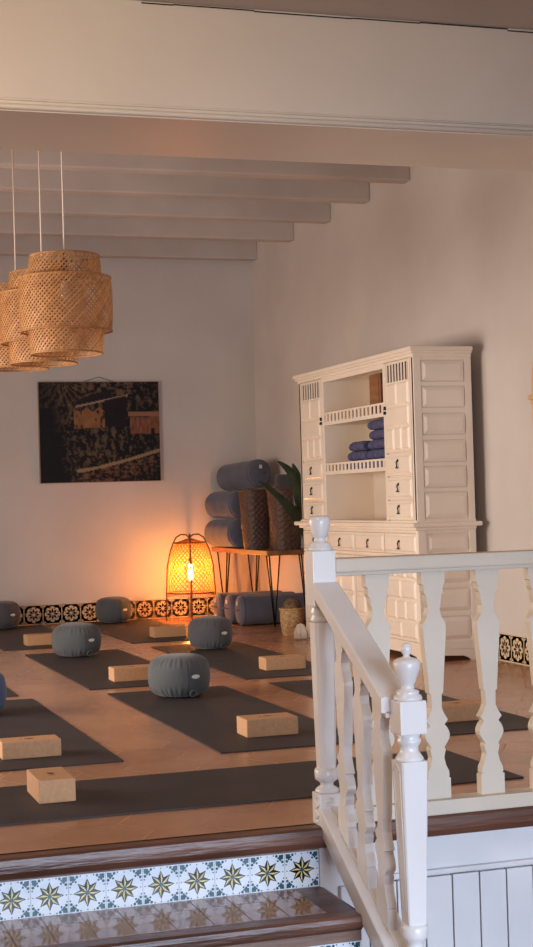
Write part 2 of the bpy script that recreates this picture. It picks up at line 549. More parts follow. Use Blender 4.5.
# landing balustrade along the platform edge
YR = 4.50
lb = thing('landing_balustrade', 'white balustrade with flat sawn balusters along the raised floor edge', 'balustrade', (1.70, YR, 0.0))
mb = MB()
mb.box(-.031, XW - 1.70 - .002, -.042, .042, .768, .812, 'railwhite', .006)
mb.box(-.031, XW - 1.70 - .002, -.030, .030, .757, .770, 'railwhite', .003)
mb.build('handrail', lb)
mb = MB()
mb.box(-.021, XW - 1.70 - .002, -.046, .03, .0005, .046, 'railwhite', .004)
mb.build('base_rail', lb)
mb = MB()
mb.prism(bal_poly(.712), 'railwhite', lambda u, w, t: (u, t, w), -.017, .017)
b0 = mb.build('baluster', lb)
xs = [1.815, 2.003, 2.190, 2.377, 2.564, 2.751, 2.938, 3.125, 3.312, 3.499, 3.686, 3.873, 4.06]
for i, x in enumerate(xs):
    o = b0 if i == 0 else b0.copy()
    if i: COL.objects.link(o); o.parent = lb
    o.location = (x - 1.70, 0, .0455)

# stair balustrade: two turned newels, sloping rail and stringer
NU = (1.631, 4.490)      # upper newel centre
NL = (1.652, 3.888)      # lower newel centre
sb = thing('stair_balustrade', 'white stair railing with two turned newel posts beside the steps', 'balustrade', (NU[0], NU[1], 0))
def sq(mb, c, h0, z0, h1, z1, ch=0.0, m='white'):
    """tapered square post, chamfered corners ch (fraction)"""
    v = []; f = []
    def ring(h, z):
        k = h * (1 - ch)
        if ch == 0:
            return [(-h, -h), (h, -h), (h, h), (-h, h)]
        return [(-k, -h), (k, -h), (h, -k), (h, k), (k, h), (-k, h), (-h, k), (-h, -k)]
    a = ring(h0, z0); b = ring(h1, z1); n = len(a)
    v = [(c[0] + p[0], c[1] + p[1], z0) for p in a] + [(c[0] + p[0], c[1] + p[1], z1) for p in b]
    f = [tuple(reversed(range(n))), tuple(range(n, 2 * n))] + [(i, (i + 1) % n, n + (i + 1) % n, n + i) for i in range(n)]
    mb.raw(v, f, m)
# upper newel (local to sb)
mb = MB()
mb.box(-.037, .037, -.037, .037, .668, .838, 'white', .003)
mb.lathe([(.034, .618), (.037, .624), (.037, .632), (.032, .638), (.036, .645), (.036, .653), (.033, .660), (.036, .669)], 'white', n=28)
sq(mb, (0, 0), .0255, .165, .0335, .618, .30)
mb.lathe([(.020, .095), (.036, .098), (.037, .106), (.030, .113), (.021, .118), (.020, .124), (.024, .130), (.036, .138), (.0375, .150), (.0375, .165), (.034, .172)], 'white', n=28)
mb.box(-.0365, .0365, -.0365, .0365, .0005, .097, 'white', .003)
nu = mb.build('newel_post', sb); nu['label'] = 'upper newel post with tapered shaft'
mb = MB()
# carved scroll on the base block, left face
pts = []
for i in range(26):
    t = i / 25
    pts.append((-.0375, -.012 + .012 * sin(t * 5 * pi) , .01 + .078 * t))
mb.tube(pts, .0035, 'white', 6)
mb.tube([(p[1] + .006, -.0375, p[2]) for p in pts], .0028, 'white', 6)
mb.build('carving', nu)
mb = MB()
mb.lathe([(.037, .8375), (.0395, .842), (.038, .848), (.033, .853), (.034, .858), (.030, .863), (.0185, .866), (.0175, .876), (.022, .880), (.025, .884), (.0275, .893), (.031, .908), (.0335, .922), (.0335, .932), (.031, .940), (.024, .945)], 'white', n=32)
f = mb.build('finial', nu); f['label'] = 'urn finial with flat top'
# lower newel
D = (NL[0] - NU[0], NL[1] - NU[1])
mb = MB()
mb.box(D[0] - .0385, D[0] + .0385, D[1] - .0385, D[1] + .0385, .357, .447, 'white', .003)
mb.lathe([(.0385, .284), (.0385, .290), (.034, .297), (.030, .303), (.026, .308), (.025, .320), (.029, .328), (.033, .334), (.033, .340), (.028, .346), (.034, .357)], 'white', (D[0], D[1], 0), 28)
sq(mb, D, .0265, -.155, .0385, .284, .12)
mb.lathe([(.020, -.245), (.034, -.240), (.036, -.230), (.026, -.222), (.021, -.215), (.023, -.205), (.033, -.195), (.037, -.185), (.037, -.165), (.032, -.155)], 'white', (D[0], D[1], 0), 28)
mb.box(D[0] - .0385, D[0] + .0385, D[1] - .0385, D[1] + .0385, ZH + .0005, -.243, 'white', .003)
# grooves: raised frame fillets on tapered faces
nl = mb.build('newel_post', sb); nl['label'] = 'lower newel post with round knob finial'
mb = MB()
sq2 = lambda z: .0265 + (.0385 - .0265) * (z + .155) / .439
for (za, zb_) in ((-.12, .255),):
    ha, hb = sq2(za), sq2(zb_)
    for s in (-.55, .55):
        mb.tube([(D[0] - ha - .0003, D[1] + s * ha, za), (D[0] - hb - .0003, D[1] + s * hb, zb_)], .0022, 'white', 6)
    mb.tube([(D[0] - hb - .0003, D[1] + .55 * hb * cos(a), zb_ + .02 * sin(a)) for a in [pi * i / 8 for i in range(9)]], .0022, 'white', 6)
mb.build('carving', nl)
mb = MB()
mb.lathe([(.0385, .4465), (.0395, .452), (.037, .459), (.030, .463), (.032, .468), (.030, .472), (.019, .476), (.018, .486), (.020, .490), (.023, .496), (.030, .515), (.036, .532), (.0375, .545), (.035, .553), (.026, .559), (.012, .562), (.0085, .566), (.0085, .569), (.0135, .574), (.0148, .583), (.0135, .593), (.008, .600), (.001, .602)], 'white', (D[0], D[1], 0), 32)
f = mb.build('finial', nl); f['label'] = 'urn finial topped by a round knob'
# handrail and stringer (YZ profile, sheared boxes)
def slope_bar(mb, y0, z0, y1, z1, x0, x1, th, m, bev=.004):
    L = [(x0 + bev, z0), (x1 - bev, z0)]
    def sec(y, z, t):
        return [(x0, y, z - t), (x1, y, z - t), (x1, y, z - bev), (x1 - bev, y, z), (x0 + bev, y, z), (x0, y, z - bev)]
    v = sec(y0, z0, th) + sec(y1, z1, th)
    n = 6
    f = [tuple(range(n)), tuple(reversed(range(n, 2 * n)))] + [(i, (i + 1) % n, n + (i + 1) % n, n + i) for i in range(n)]
    mb.raw(v, f, m)
mb = MB()
slope_bar(mb, -.037, .742, D[1] + .0385, .452, -.041, .045, .042, 'white', .006)
slope_bar(mb, -.037, .702, D[1] + .0385, .412, -.028, .032, .016, 'white', .002)
mb.build('handrail', sb)
mb = MB()
slope_bar(mb, -.036, .052, D[1] + .03, -.262, -.036, .045, .075, 'white', .004)
slope_bar(mb, -.036, .060, D[1] + .03, -.254, -.004, .045, .02, 'white', .003)
mb.build('stringer', sb)
slope = (.742 - .452) / (-.037 - (D[1] + .0385))
for i, yy in enumerate((-.155, -.300, -.445)):
    zt = .742 + (yy + .037) * slope - .056
    zb = .060 + (yy + .036) * (.314 / (-.036 - (D[1] + .03))) - .006
    mb = MB()
    mb.prism(bal_poly(zt - zb, slope), 'white', lambda u, w, t: (t, u, w), -.014, .014)
    o = mb.build('baluster', sb)
    o.location = (.006, yy, zb)

# ------------------------------------------------------------------ yoga mats
MT = .005
def make_mat(x0, x1, y0, y1, label, curl=None, rot=0):
    cx, cy = (x0 + x1) / 2, (y0 + y1) / 2
    mb = MB()
    hx, hy = (x1 - x0) / 2, (y1 - y0) / 2
    nx, ny = 8, 24
    def P(i, j, t):
        u = -hx + 2 * hx * i / nx; w = -hy + 2 * hy * j / ny
        z = 0.0006 + t
        if curl:
            for (sx, sy, amt) in curl:
                d = sqrt((u - sx * hx) ** 2 + (w - sy * hy) ** 2)
                z += amt * max(0, 1 - d / .16) ** 2
        return (u, w, z)
    vid = {}
    v = []; f = []
    for t in (0, MT):
        for j in range(ny + 1):
            for i in range(nx + 1):
                vid[(i, j, t)] = len(v); v.append(P(i, j, t))
    for j in range(ny):
        for i in range(nx):
            f.append((vid[(i, j, MT)], vid[(i + 1, j, MT)], vid[(i + 1, j + 1, MT)], vid[(i, j + 1, MT)]))
            f.append((vid[(i, j, 0)], vid[(i, j + 1, 0)], vid[(i + 1, j + 1, 0)], vid[(i + 1, j, 0)]))
    for i in range(nx):
        for j in (0, ny):
            f.append((vid[(i, j, 0)], vid[(i + 1, j, 0)], vid[(i + 1, j, MT)], vid[(i, j, MT)]))
    for j in range(ny):
        for i in (0, nx):
            f.append((vid[(i, j, 0)], vid[(i, j + 1, 0)], vid[(i, j + 1, MT)], vid[(i, j, MT)]))
    mb.raw(v, f, 'mat')
    o = mb.build('yoga_mat', None, (cx, cy, 0))
    tag(o, label, 'yoga mat', 'dark yoga mats laid out on the tiled floor')
    return o
make_mat(.42, 2.512, 4.90, 5.555, 'dark yoga mat laid sideways along the top of the steps')
make_mat(.69, 1.312, 5.907, 8.03, 'dark yoga mat at left edge under the blue cushion')
make_mat(1.705, 2.342, 5.907, 8.03, 'dark yoga mat under the largest, nearest grey cushion')
make_mat(2.60, 3.185, 5.895, 8.03, 'dark yoga mat behind the balusters under a cork block')
make_mat(.64, 1.266, 8.20, 10.42, 'dark yoga mat corner peeking behind the blue cushion at left edge')
make_mat(1.66, 2.298, 8.26, 10.43, 'dark yoga mat in middle row, left, under a grey cushion')
make_mat(2.54, 3.16, 8.27, 10.46, 'dark yoga mat in middle row, right, in front of the floor bolsters')
make_mat(1.58, 2.20, 10.83, 12.93, 'dark yoga mat in back row, left, reaching the left edge')
make_mat(2.49, 3.13, 10.83, 12.98, 'dark yoga mat in back row in front of the glowing lamp')

# ------------------------------------------------------------------ cork blocks
ZM = .0006 + MT
def make_block(L, W, H, label, loc, rz):
    mb = MB(); mb.box(-L / 2, L / 2, -W / 2, W / 2, 0, H, 'cork', .005)
    o = mb.build('cork_block', None, loc)
    o.rotation_euler = (0, 0, rz)
    tag(o, label, 'yoga block', 'cork yoga blocks on the mats')
    mb = MB()
    n = 20
    # small oval stamp: ring with a filled leaf inside and two short bars
    out = [(.020 * cos(2 * pi * i / n), .011 * sin(2 * pi * i / n)) for i in range(n)]
    inn = [(.014 * cos(2 * pi * i / n), .006 * sin(2 * pi * i / n)) for i in range(n)]
    for i in range(n):
        j = (i + 1) % n
        mb.face([(*out[i], H + .0004), (*out[j], H + .0004), (*inn[j], H + .0004), (*inn[i], H + .0004)], 'stamp')
    mb.face([(.009 * cos(2 * pi * i / 8), .004 * sin(2 * pi * i / 8), H + .0004) for i in range(8)], 'stamp')
    mb.box(-.034, -.031, -.011, .011, H + .0002, H + .0005, 'stamp')
    mb.build('stamp', o)
    return o
make_block(.25, .125, .078, 'cork block standing end-on on the sideways front mat', (.921, 5.30, ZM), radians(90))
make_block(.235, .13, .068, 'cork block at left edge on the mat with the blue cushion', (.995, 6.20, ZM), 0)
make_block(.228, .15, .075, 'cork block in front of the largest, nearest grey cushion', (2.022, 6.285, ZM), 0)
make_block(.235, .15, .072, 'cork block beyond the balusters of the landing railing', (2.90, 6.275, ZM), 0)
make_block(.235, .14, .075, 'cork block on the middle row mat on the left', (1.965, 8.58, ZM), 0)
make_block(.245, .14, .072, 'cork block on the middle row mat nearest the seagrass basket', (2.885, 8.65, ZM), 0)
make_block(.225, .14, .075, 'cork block at far left on the back row mat', (1.885, 11.11, ZM), 0)
make_block(.245, .14, .075, 'cork block on the back row mat in front of the lamp', (2.845, 11.19, ZM), 0)

# ------------------------------------------------------------------ meditation cushions
def make_zafu(m, label, loc, rz, R, H):
    t = thing('meditation_cushion', label, 'cushion', loc, rz, 'round meditation cushions on the mats')
    prof = []
    N = 26
    for i in range(N + 1):
        a = -pi / 2 + pi * i / N
        ca, sa = cos(a), sin(a)
        r = R * (abs(ca) ** .52)
        z = H / 2 + H / 2 * (abs(sa) ** .78) * (1 if sa > 0 else -1)
        prof.append((max(r, .001), z))
    def rf(r, z, a, k):
        e = abs(z - H / 2) / (H / 2)
        pl = .030 * max(0, min(1, (e - .35) / .35)) * max(0, min(1, (1.0 - e) / .12)) if e < 1 else 0
        pl2 = .024 * math.exp(-((e - .72) / .20) ** 2)
        return r * (1 + pl2 * sin(34 * a) + .5 * pl2 * sin(17 * a + 1) - .012 * cos(3 * a + 1))
    mb = MB(); mb.lathe(prof, m, n=136, rfun=rf)
    mb.build('cushion_body', t)
    # side seam
    mb = MB()
    sa_ = radians(-90)
    pts = []
    for i in range(13):
        z = H * (.10 + .80 * i / 12)
        e = abs(z - H / 2) / (H / 2)
        # invert superellipse
        s = e ** (1 / .78); c = sqrt(max(0, 1 - s * s)); r = R * (c ** .52) * 1.006
        pts.append((r * cos(sa_), r * sin(sa_), z))
    mb.tube(pts, .0034, 'slate2', 6)
    mb.build('seam', t)
    # white oval label
    mb = MB()
    a0 = radians(-74); n = 14
    z0 = H * .52
    ring = []
    for i in range(n):
        q = 2 * pi * i / n
        da = .024 / R * cos(q) ; dz = .0105 * sin(q)
        ring.append((R * 1.016 * cos(a0 + da), R * 1.016 * sin(a0 + da), z0 + dz))
    mb.face(ring, 'label')
    mb.build('label_tag', t)
    # little strap loop at the base
    mb = MB()
    a1 = radians(-80); rr = R * .94
    c = Vector((rr * cos(a1), rr * sin(a1), H * .16)); u = Vector((-sin(a1), cos(a1), 0)); n_ = Vector((cos(a1), sin(a1), 0))
    mb.tube([c + u * (.018 * cos(q)) + n_ * (.014 + .006 * sin(q)) + Vector((0, 0, .016 * sin(q) - .006)) for q in [2 * pi * i / 12 for i in range(12)]], .0035, m, 6, closed=True)
    mb.build('strap', t)
    return t
make_zafu('blueslate', 'blue round meditation cushion cut by the left edge of the photo', (.952, 7.55, ZM), -1.2, .155, .215)
make_zafu('slate', 'largest, nearest grey round meditation cushion with pleats', (2.018, 7.72, ZM), 0, .160, .215)
make_zafu('slate', 'grey round meditation cushion on the middle row mat, left', (1.955, 10.12, ZM), .15, .163, .215)
make_zafu('slate2', 'grey round meditation cushion in front of the floor bolsters', (2.86, 10.08, ZM), .1, .150, .215)
make_zafu('slate2', 'dark round cushion at far left edge against the skirting', (1.851, 12.75, ZM), .2, .150, .225)
make_zafu('slate', 'grey round cushion at the back wall below the picture', (2.785, 12.77, ZM), .2, .150, .215)

# ------------------------------------------------------------------ bolsters
def make_bolster(L, R, label, group):
    """cylinder along local Y, centred; near end at -L/2"""
    t = thing('bolster', label, 'bolster', (0, 0, 0), 0, group)
    mb = MB()
    prof = []
    e = .035
    prof += [(.002, -L / 2 - .004), (R * .5, -L / 2 - .006), (R * .80, -L / 2)]
    for i in range(1, 7):
        a = -pi / 2 + pi / 2 * i / 6
        prof.append((R * .80 + R * .20 * cos(a), -L / 2 + e + e * sin(a)))
    for i in range(1, 12):
        prof.append((R * (1 + .012 * sin(i * 1.7)), -L / 2 + e + (L - 2 * e) * i / 12))
    for i in range(0, 7):
        a = pi / 2 * i / 6
        prof.append((R * .80 + R * .20 * cos(a), L / 2 - e + e * sin(a)))
    prof += [(R * .5, L / 2 + .006), (.002, L / 2 + .004)]
    T = Matrix.Rotation(radians(-90), 4, 'X')
    T = Matrix(((1, 0, 0, 0), (0, 0, 1, 0), (0, -1, 0, 0), (0, 0, 0, 1)))
    mb.lathe(prof, 'bolster', n=36, T=T, rfun=lambda r, z, a, k: r * (1 + .012 * sin(2 * a) + .008 * sin(5 * a + z * 9)))
    mb.build('bolster_body', t)
    mb = MB()
    mb.tube([(R * 1.0 * cos(a), -L / 2 + .022, R * 1.0 * sin(a)) for a in [2 * pi * i / 32 for i in range(32)]], .004, 'bolster', 6, closed=True)
    mb.build('piping', t)
    mb = MB()
    mb.box(-.013, .013, -L / 2 - .012, -L / 2 - .005, R * .35, R * .35 + .030, 'label', .003)
    mb.build('label_tag', t)
    mb = MB()
    mb.tube([(-.05 + .1 * i / 8, -L / 2 - .006 - .028 * sin(pi * i / 8), R * .05) for i in range(9)], .005, 'bolster', 6)
    mb.build('handle', t)
    return t
BZ = .60       # bench top
b0 = make_bolster(.58, .116, 'grey bolster at the bottom of the stack on the wooden bench', 'grey bolsters')
b0.location = (3.765, 12.64, BZ + .121); b0.rotation_euler = (0, .2, .10)
b = copy_tree(b0); b['label'] = 'grey bolster in the middle of the stack on the wooden bench'
b.location = (3.785, 12.66, BZ + .362); b.rotation_euler = (0, -.1, .10)
b = copy_tree(b0); b['label'] = 'grey bolster lying on top of the stack on the wooden bench'
b.location = (3.895, 12.58, BZ + .606); b.rotation_euler = (radians(-2.5), .1, .20)
for i, (yy, xx, lab) in enumerate(((11.83, 3.90, 'grey bolster lying on the floor under the bench, nearest of three'),
                                  (12.075, 3.885, 'grey bolster lying on the floor under the bench, between the two others'),
                                  (12.32, 3.86, 'grey bolster lying on the floor under the bench, farthest of three'))):
    b = copy_tree(b0); b['label'] = lab
    b.location = (xx - .02, yy, .1225)
    b.rotation_euler = (0, 0, radians(-90))
    # near end (-Y local) must face the camera's left: rotate so -Y -> -X
    b['group'] = 'grey bolsters'

# ------------------------------------------------------------------ bench
bn = thing('bench', 'low wooden bench on black hairpin legs in the back corner', 'bench', (3.928, 12.2, 0))
mb = MB(); mb.box(-.21, .21, -.76, .80, BZ - .038, BZ, 'benchwood', .004)
mb.build('bench_top', bn)
for sx in (-1, 1):
    for sy in (-1, 1):
        mb = MB()
        fx, fy = sx * .135, sy * .68
        tp = [(fx - sx * .0 - .055, fy + .0), (fx + .055, fy), (fx, fy - sy * .10)]
        for (a, c) in tp:
            mb.tube([(a, c, BZ - .040), (fx, fy, .008)], .0062, 'black', 8)
        mb.box(min(p[0] for p in tp) - .012, max(p[0] for p in tp) + .012, min(p[1] for p in tp) - .012, max(p[1] for p in tp) + .012, BZ - .042, BZ - .0385, 'black')
        mb.lathe([(.009, .0005), (.010, .006), (.007, .014)], 'black', (fx, fy, 0), 10)
        mb.build('leg', bn)

# ------------------------------------------------------------------ wicker baskets on the bench
def make_basket(label, loc, rz, rb, rt, H, tilt=(0, 0)):
    t = thing('wicker_basket', label, 'basket', loc, rz, 'tall wicker baskets on the bench')
    t.rotation_euler = (tilt[0], tilt[1], rz)
    rows = 20; n = 96
    prof = []
    for k in range(rows * 2 + 1):
        s = k / (rows * 2)
        prof.append((rb + (rt - rb) * s, H * s))
    def rf(r, z, a, k):
        ph = (k // 2) % 2
        # rounded square plan
        c, s_ = abs(cos(a)), abs(sin(a))
        q = 1 / ((c ** 4 + s_ ** 4) ** .25)
        q = 1 + (q - 1) * .7
        return r * q + .0055 * sin(14 * a + pi * ph) * (1 if k % 2 else .3)
    mb = MB(); mb.lathe(prof, 'wicker', n=n, rfun=rf, cap=False)
    fb = [(rb * cos(2 * pi * i / 24), rb * sin(2 * pi * i / 24), .004) for i in range(24)]
    mb.face(fb, 'wicker')
    mb.build('basket_body', t)
    mb = MB()
    pts = []
    for i in range(48):
        a = 2 * pi * i / 48
        c, s_ = abs(cos(a)), abs(sin(a)); q = 1 + (1 / ((c ** 4 + s_ ** 4) ** .25) - 1) * .7
        pts.append((rt * q * cos(a), rt * q * sin(a), H))
    mb.tube(pts, .009, 'wicker', 8, closed=True)
    mb.build('rim', t)
    return t
make_basket('brown tapered wicker basket on the bench beside the bolster stack', (3.815, 12.02, BZ + .001), .2, .088, .118, .475, (0, 0))
make_basket('brown tapered wicker basket on the bench behind the plant leaves', (3.945, 11.63, BZ + .001), .1, .100, .135, .478, (0, 0))

# grey cushion block standing behind baskets
mb = MB(); mb.box(-.07, .07, -.05, .05, 0, .60, 'slate2', .03)
o = mb.build('storage_cushion', None, (4.068, 12.02, BZ + .001))
tag(o, 'flat grey cushion standing upright behind the wicker baskets', 'cushion')

# ------------------------------------------------------------------ plant
pl = thing('sword_leaf_plant', 'dark green sword-leaf plant between the baskets and the white armoire', 'plant', (3.985, 11.02, 0))
mb = MB()
mb.lathe([(.075, .0005), (.08, .01), (.105, .42), (.11, .44), (.10, .445), (.095, .43)], 'pot', n=28, cap=True)
p = mb.build('planter', pl)
mb = MB(); mb.lathe([(.095, .425), (.06, .43), (.001, .432)], 'soil', n=24, cap=False); mb.build('soil', p)
def leaf(pts, w, nrm):
    pts = [Vector(p) for p in pts]; nrm = Vector(nrm).normalized()
    def bz(t):
        k = min(int(t * (len(pts) - 1)), len(pts) - 2); u = t * (len(pts) - 1) - k
        p0 = pts[max(k - 1, 0)]; p1 = pts[k]; p2 = pts[k + 1]; p3 = pts[min(k + 2, len(pts) - 1)]
        return .5 * ((2 * p1) + (p2 - p0) * u + (2 * p0 - 5 * p1 + 4 * p2 - p3) * u * u + (3 * p1 - p0 - 3 * p2 + p3) * u ** 3)
    mb = MB(); v = []; f = []; n = 22
    for i in range(n + 1):
        s = i / n
        c = bz(s * .9999); tg = (bz(min(1, s + .02) * .9999) - bz(max(0, s - .02) * .9999)).normalized()
        wd = tg.cross(nrm).normalized()
        ww = w * (.45 + .55 * min(1, s / .45)) * max(0.0, 1 - max(0, s - .45) / .55) ** .75
        v += [tuple(c + wd * ww - nrm * .3 * ww), tuple(c + nrm * .0), tuple(c - wd * ww - nrm * .3 * ww)]
    for i in range(n):
        a = i * 3
        f += [(a, a + 1, a + 4, a + 3), (a + 1, a + 2, a + 5, a + 4)]
    mb.raw(v, f, 'leaf', True)
    return mb.build('leaf', pl, fix=False)
QX, QY = 3.985, 11.02
def LP(*p): return [(x - QX, y - QY, z) for x, y, z in p]
cam_n = (-.33, -.94, .1)
leaf(LP((3.965, 11.0, .42), (3.885, 10.98, .80), (3.835, 10.96, 1.04), (3.76, 10.95, 1.20), (3.655, 10.94, 1.285)), .055, cam_n)
leaf(LP((3.975, 11.03, .42), (3.90, 11.06, .85), (3.865, 11.08, 1.12), (3.83, 11.1, 1.27)), .062, cam_n)
leaf(LP((3.955, 11.0, .42), (3.87, 10.97, .74), (3.75, 10.93, .92), (3.60, 10.90, 1.06), (3.485, 10.88, 1.14)), .040, (-.5, -.8, .5))
leaf(LP((3.98, 11.02, .42), (3.93, 11.00, .82), (3.875, 10.98, 1.02), (3.80, 10.97, 1.10)), .045, cam_n)
leaf(LP((4.0, 11.03, .42), (4.0, 11.04, .9), (4.02, 11.05, 1.2), (4.06, 11.06, 1.3)), .045, (-.6, -.8, 0))
leaf(LP((4.0, 11.0, .42), (3.99, 10.92, .85), (3.98, 10.86, 1.1), (3.95, 10.80, 1.22)), .042, (-1, .2, .2))
leaf(LP((3.98, 11.05, .42), (3.96, 11.15, .85), (3.95, 11.22, 1.1), (3.93, 11.28, 1.2)), .042, (-.9, -.3, .2))
leaf(LP((3.96, 11.02, .42), (3.91, 11.0, .70), (3.86, 10.99, .86), (3.79, 10.98, .95)), .030, cam_n)

# ------------------------------------------------------------------ small seagrass basket with ball, cloth
sgb = thing('seagrass_basket', 'small pale seagrass basket on the floor by the armoire corner', 'basket', (3.668, 10.74, 0))
def sgf(r, z, a, k):
    return r + .005 * sin(k * pi / 1.0 + 0) + .0028 * sin(30 * a + (k // 2) * 2.1)
mb = MB()
prof = []
for k in range(29):
    s = k / 28
    prof.append((.070 + .016 * sin(min(1, s * 1.3) * pi / 2), .195 * s + .0005))
mb.lathe(prof, 'seagrass', n=90, rfun=sgf, cap=False)
mb.face([(.07 * cos(2 * pi * i / 20), .07 * sin(2 * pi * i / 20), .002) for i in range(20)], 'seagrass')
mb.face([(.078 * cos(2 * pi * i / 20), .078 * sin(2 * pi * i / 20), .13) for i in range(20)], 'seagrass')
mb.build('basket_body', sgb)
mb = MB(); mb.tube([(.087 * cos(2 * pi * i / 36), .087 * sin(2 * pi * i / 36), .196) for i in range(36)], .008, 'seagrass', 8, closed=True)
mb.build('rim', sgb)
bl = MB()
prof = [(.066 * cos(-pi / 2 + pi * i / 18) + .0005, .066 * sin(-pi / 2 + pi * i / 18)) for i in range(19)]
bl.lathe(prof, 'jute', n=36, rfun=lambda r, z, a, k: r * (1 + .03 * sin(9 * a + 60 * z)), cap=False)
o = bl.build('jute_ball', None, (3.673, 10.74, .2085)); tag(o, 'round brown fibre ball resting in the seagrass basket', 'ball')
mb = MB()
prof = [(.032, .0005), (.045, .015), (.044, .05), (.03, .085), (.02, .105), (.001, .115)]
mb.lathe(prof, 'cloth', n=40, rfun=lambda r, z, a, k: r * (1 + .22 * sin(5 * a + 14 * z) + .1 * sin(11 * a)))
o = mb.build('crumpled_cloth', None, (3.615, 10.40, 0)); tag(o, 'crumpled cream cloth on the floor beside the white newel post', 'cloth')

# ------------------------------------------------------------------ woven ribbons
def weave(mb, r0, z0, r1, z1, n, twist, w, m, segs=7, dr=.0012, bulge=0.0):
    """two layers of slanted ribbons on a cone"""
    for d in (-1, 1):
        for i in range(n):
            a0 = 2 * pi * i / n
            v = []; f = []
            for k in range(segs + 1):
                s = k / segs
                a = a0 + d * twist * s
                r = r0 + (r1 - r0) * s + bulge * sin(pi * s) + d * dr
                z = z0 + (z1 - z0) * s
                # ribbon width measured along circumference
                da = w / 2 / r
                v += [(r * cos(a - da), r * sin(a - da), z), (r * cos(a + da), r * sin(a + da), z)]
            for k in range(segs):
                b = k * 2
                f.append((b, b + 1, b + 3, b + 2))
            mb.raw(v, f, m, True)
def ringtube(mb, r, z, rad, m, n=40):
    mb.tube([(r * cos(2 * pi * i / n), r * sin(2 * pi * i / n), z) for i in range(n)], rad, m, 6, closed=True)

# ------------------------------------------------------------------ pendant lamps
def make_pendant(label, loc):
    """loc z = bottom of the shade; cord up to the ceiling"""
    t = thing('pendant_lamp', label, 'lamp', loc, 0, 'woven bamboo pendant lamps in a row')
    H = .525
    tiers = ((.180, .0, .184, .14), (.230, .112, .230, .380), (.178, .362, .174, .492))
    for i, (r0, z0, r1, z1) in enumerate(tiers):
        mb = MB()
        h = z1 - z0
        n = int(2 * pi * max(r0, r1) / .024)
        weave(mb, r0, z0, r1, z1, n, h / r0 * .95, .0125, 'rattan', 6, .001, .006)
        ringtube(mb, r0, z0, .0045, 'rattan'); ringtube(mb, r1, z1, .0045, 'rattan')
        o = mb.build('shade_tier', t, fix=False)
    mb = MB()
    for q in range(3):
        a = q * 2 * pi / 3 + .3
        mb.tube([(0, 0, .47), (.176 * cos(a), .176 * sin(a), .490)], .003, 'pole', 6)
    mb.build('spider', t)
    mb = MB(); mb.lathe([(.018, .37), (.020, .40), (.020, .46), (.012, .48), (.003, .49)], 'socket', n=14); s = mb.build('socket', t)
    mb = MB(); mb.lathe([(.001, .27), (.02, .275), (.032, .30), (.03, .325), (.016, .36), (.014, .38)], 'glass', n=16); mb.build('bulb', s)
    top = ZC - loc[2]
    mb = MB(); mb.tube([(0, 0, .485), (0, 0, top - .01)], .0045, 'cord', 6); mb.build('cord', t)
    mb = MB(); mb.lathe([(.045, top - .03), (.05, top - .02), (.05, top - .001)], 'cord', n=20); mb.build('ceiling_rose', t)
    return t
p0 = make_pendant('woven bamboo pendant lamp, nearest of the three, in front of the others', (1.478, 7.71, 1.76))
p = copy_tree(p0); p.location = (1.480, 8.375, 1.772); p['label'] = 'woven bamboo pendant lamp in the middle, half hidden by the nearest one'
p.rotation_euler = (0, 0, .7)
p = copy_tree(p0); p.location = (1.474, 9.235, 1.82); p['label'] = 'woven bamboo pendant lamp farthest back, cut by the left photo edge'
p.rotation_euler = (0, 0, 1.3)

# ------------------------------------------------------------------ rattan lantern
LX, LY = 3.415, 12.60
ln = thing('rattan_lantern', 'glowing rattan floor lantern on cane legs by the back wall', 'lamp', (LX, LY, 0))
mb = MB()
weave(mb, .197, .235, .182, .46, 30, 1.10, .0110, 'rattanlamp', 8, .001, .004)
weave(mb, .182, .46, .128, .655, 30, 1.05, .0100, 'rattanlamp', 8, .001, .010)
weave(mb, .128, .655, .020, .690, 30, .9, .0074, 'rattanlamp', 5, .001, .004)
for i in range(48):
    a = 2 * pi * i / 48
    mb.face([(.020 * cos(a), .020 * sin(a), .688), (.128 * cos(a - .055), .128 * sin(a - .055), .652), (.128 * cos(a + .055), .128 * sin(a + .055), .652)], 'rattanlamp')
# fringe of strip ends below the ring
for i in range(60):
    a = 2 * pi * i / 60
    mb.tube([(.197 * cos(a), .197 * sin(a), .235), (.199 * cos(a + .06), .199 * sin(a + .06), .205)], .0024, 'rattanlamp', 4)
mb.build('lamp_shade', ln, fix=False)
mb = MB()
ringtube(mb, .200, .238, .006, 'pole'); mb.build('hoop', ln)
mb = MB(); ringtube(mb, .131, .655, .006, 'pole'); mb.build('hoop', ln)
for q in range(4):
    a = radians(-104) + q * pi / 2
    c, s = cos(a), sin(a)
    mb = MB()
    pts = [(.212 * c, .212 * s, .002), (.205 * c, .205 * s, .24), (.192 * c, .192 * s, .46), (.165 * c, .165 * s, .585), (.138 * c, .138 * s, .655), (.115 * c, .115 * s, .700), (.075 * c, .075 * s, .725), (.03 * c, .03 * s, .722), (.0, .0, .705 - .004 * q)]
    mb.tube(pts, .0065, 'pole', 8)
    mb.build('leg', ln)
mb = MB(); mb.tube([(0, 0, .69), (0, 0, .52)], .004, 'socket', 6); mb.lathe([(.016, .475), (.018, .50), (.016, .53), (.005, .54)], 'socket', n=14)
s = mb.build('socket', ln)
mb = MB(); mb.lathe([(.001, .335), (.010, .340), (.016, .36), (.017, .42), (.015, .455), (.012, .478)], 'bulb', n=16); bb = mb.build('bulb', s)
bb['label'] = 'bright elongated bulb'

